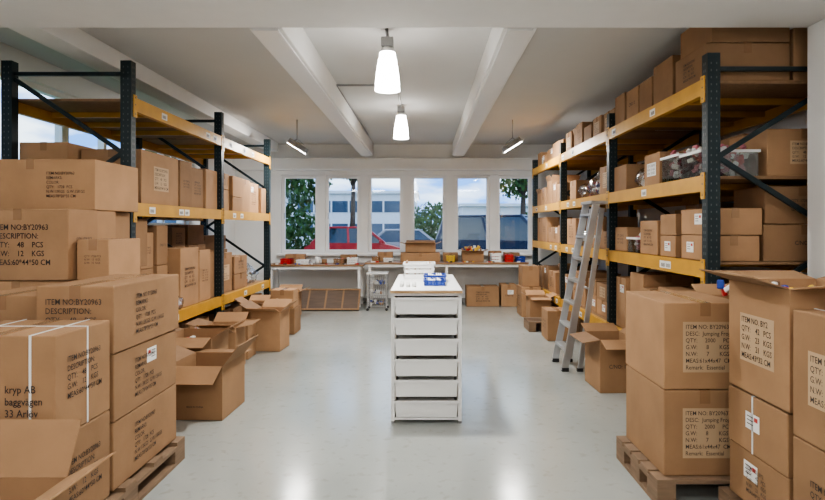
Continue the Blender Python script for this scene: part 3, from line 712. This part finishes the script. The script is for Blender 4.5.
def tree(x, y, h, r, n=1500, trunk=True, z0=None, ls=.16):
    b = B(); zc = z0 if z0 is not None else h-r
    if trunk:
        b.cyl((x, y, -.1), (x+.1, y, zc), .16, BARK, 10, .08)
        for k in range(6):
            t = k*1.05; b.cyl((x+.05, y, zc*.7), (x+r*.6*math.cos(t), y+r*.6*math.sin(t), zc+r*.3), .06, BARK, 6, .02)
    for k in range(n):
        u = Vector((R.gauss(0, 1), R.gauss(0, 1), R.gauss(0, 1))).normalized()*r*(R.random()**.4)
        u.z *= .85; c = Vector((x, y, zc))+u
        if c.z < .1: continue
        e = Euler((R.random()*6, R.random()*6, R.random()*6)).to_matrix(); s = ls*R.uniform(.6, 1.3)
        b.poly([c+e@Vector(p)*s for p in ((-1, 0, 0), (0, -.5, 0), (1, 0, 0), (0, .5, 0))], LEAF)
    b.done('tree' if trunk else 'bush', (x, y, 0), rel=False, fixn=False)
tree(-5.1, 19.5, 5.6, 2.0, 2800, ls=.13); tree(-8.8, 24, 7, 3.0, 2400, ls=.2); tree(4.1, 23.5, 5.6, 1.6, 2200, ls=.12); tree(-3.6, 28, 6.4, 1.4, 1300, ls=.13)
tree(.6, 30, 2, 1.6, 2200, trunk=False, z0=1.5, ls=.12); tree(7.4, 30, 2, 2.2, 1500, trunk=False, z0=1.5); tree(-7, 29, 2, 1.8, 1200, trunk=False, z0=1.2)
def car(x, y, m, w, h, L, suv=0):
    b = B(); g = -.1; hb = g+h*.6
    nose, tail = -L/2, L/2
    prof = [(nose, g+.3), (nose+.05, g+.62), (nose+.25, g+.74), (nose+1.15, hb), (tail-.35 if not suv else tail-.1, hb+.02), (tail, hb-.15), (tail, g+.3), (tail-.2, g+.2), (nose+.2, g+.2)]
    b.prism(prof, -w/2, w/2, m, axis='x')
    fa, fb = nose+1.0, nose+1.75; ra, rb = tail-(.15 if suv else .25), tail-(.35 if suv else .95)
    zt = g+h; wi = w/2-.05; wt = w/2-.24
    lo = [(-wi, fa, hb-.02), (wi, fa, hb-.02), (wi, ra, hb-.02), (-wi, ra, hb-.02)]; hi = [(-wt, fb, zt-.05), (wt, fb, zt-.05), (wt, rb, zt-.05), (-wt, rb, zt-.05)]
    for k in range(4): b.poly([lo[k], lo[(k+1) % 4], hi[(k+1) % 4], hi[k]], CGLASS)
    b.box(-wt-.02, wt+.02, fb-.04, rb+.04, zt-.08, zt, m, bev=.03)
    for k in range(4): b.bar(lo[k], hi[k], .09, .09, m)
    for s in (-1, 1):
        b.bar((s*wi, (fa+ra)/2, hb-.02), (s*wt, (fb+rb)/2, zt-.05), .08, .05, m)
        b.box(s*(w/2-.42), s*(w/2-.08), nose-.01, nose+.12, g+.56, g+.7, WLAB, bev=.02)
        b.box(s*(w/2), s*(w/2+.16), fa+.15, fa+.25, hb-.02, hb+.12, m, bev=.02)
        for yy in (nose+.8, tail-.8):
            b.cyl((s*(w/2-.2), yy, g+.33), (s*(w/2+.01), yy, g+.33), .33, RUB, 20); b.cyl((s*(w/2+.01), yy, g+.33), (s*(w/2+.02), yy, g+.33), .2, ALU, 14)
    b.box(-.5, .5, nose-.01, nose+.05, g+.35, g+.55, BLACK); b.box(-.26, .26, nose-.02, nose, g+.4, g+.5, WLAB)
    return b.done('parked_car', (x, y, 0))
c1 = car(-2.65, 22.5, CARR, 1.8, 1.62, 4.1); c1.rotation_euler[2] = math.pi/2+.12
c2 = car(2.75, 17.8, CARD2, 1.95, 1.98, 4.6, 1); c2.rotation_euler[2] = 1.15
c3 = car(-7.6, 18.6, CARS, 1.8, 1.48, 4.4); c3.rotation_euler[2] = .3; c4 = car(-.6, 26.2, CARS, 1.8, 1.5, 4.3); c4.rotation_euler[2] = 1.6

# ------------------------------------------------------------ world
w = bpy.data.worlds.new('sky'); scene.world = w; w.use_nodes = True
nt = w.node_tree; N = nt.nodes; L = nt.links; bg = N['Background']
tc = N.new('ShaderNodeTexCoord'); mp = N.new('ShaderNodeMapping'); mp.inputs['Scale'].default_value = (1, 1, 3)
L.new(tc.outputs['Generated'], mp.inputs[0])
n = N.new('ShaderNodeTexNoise'); n.inputs['Scale'].default_value = 7; n.inputs['Detail'].default_value = 7; L.new(mp.outputs[0], n.inputs['Vector'])
cr = N.new('ShaderNodeValToRGB'); cr.color_ramp.elements[0].position = .42; cr.color_ramp.elements[0].color = (.11, .29, .70, 1)
cr.color_ramp.elements[1].position = .62; cr.color_ramp.elements[1].color = (.75, .85, .95, 1)
L.new(n.outputs['Fac'], cr.inputs[0]); L.new(cr.outputs[0], bg.inputs['Color']); bg.inputs['Strength'].default_value = 3.1

# ------------------------------------------------------------ camera
cam = bpy.data.cameras.new('camera'); co = bpy.data.objects.new('camera', cam); scene.collection.objects.link(co)
co.location = (0, 0, 1.5); co.rotation_euler = (math.pi/2, 0, 0)
cam.sensor_width = 36; cam.lens = 24.44; cam.shift_x = -11.5/825; cam.shift_y = -23/825
cam.clip_start = .05; cam.clip_end = 300
scene.camera = co
scene.view_settings.view_transform = 'AgX'
scene.view_settings.look = 'AgX - Medium High Contrast'
scene.view_settings.exposure = .2
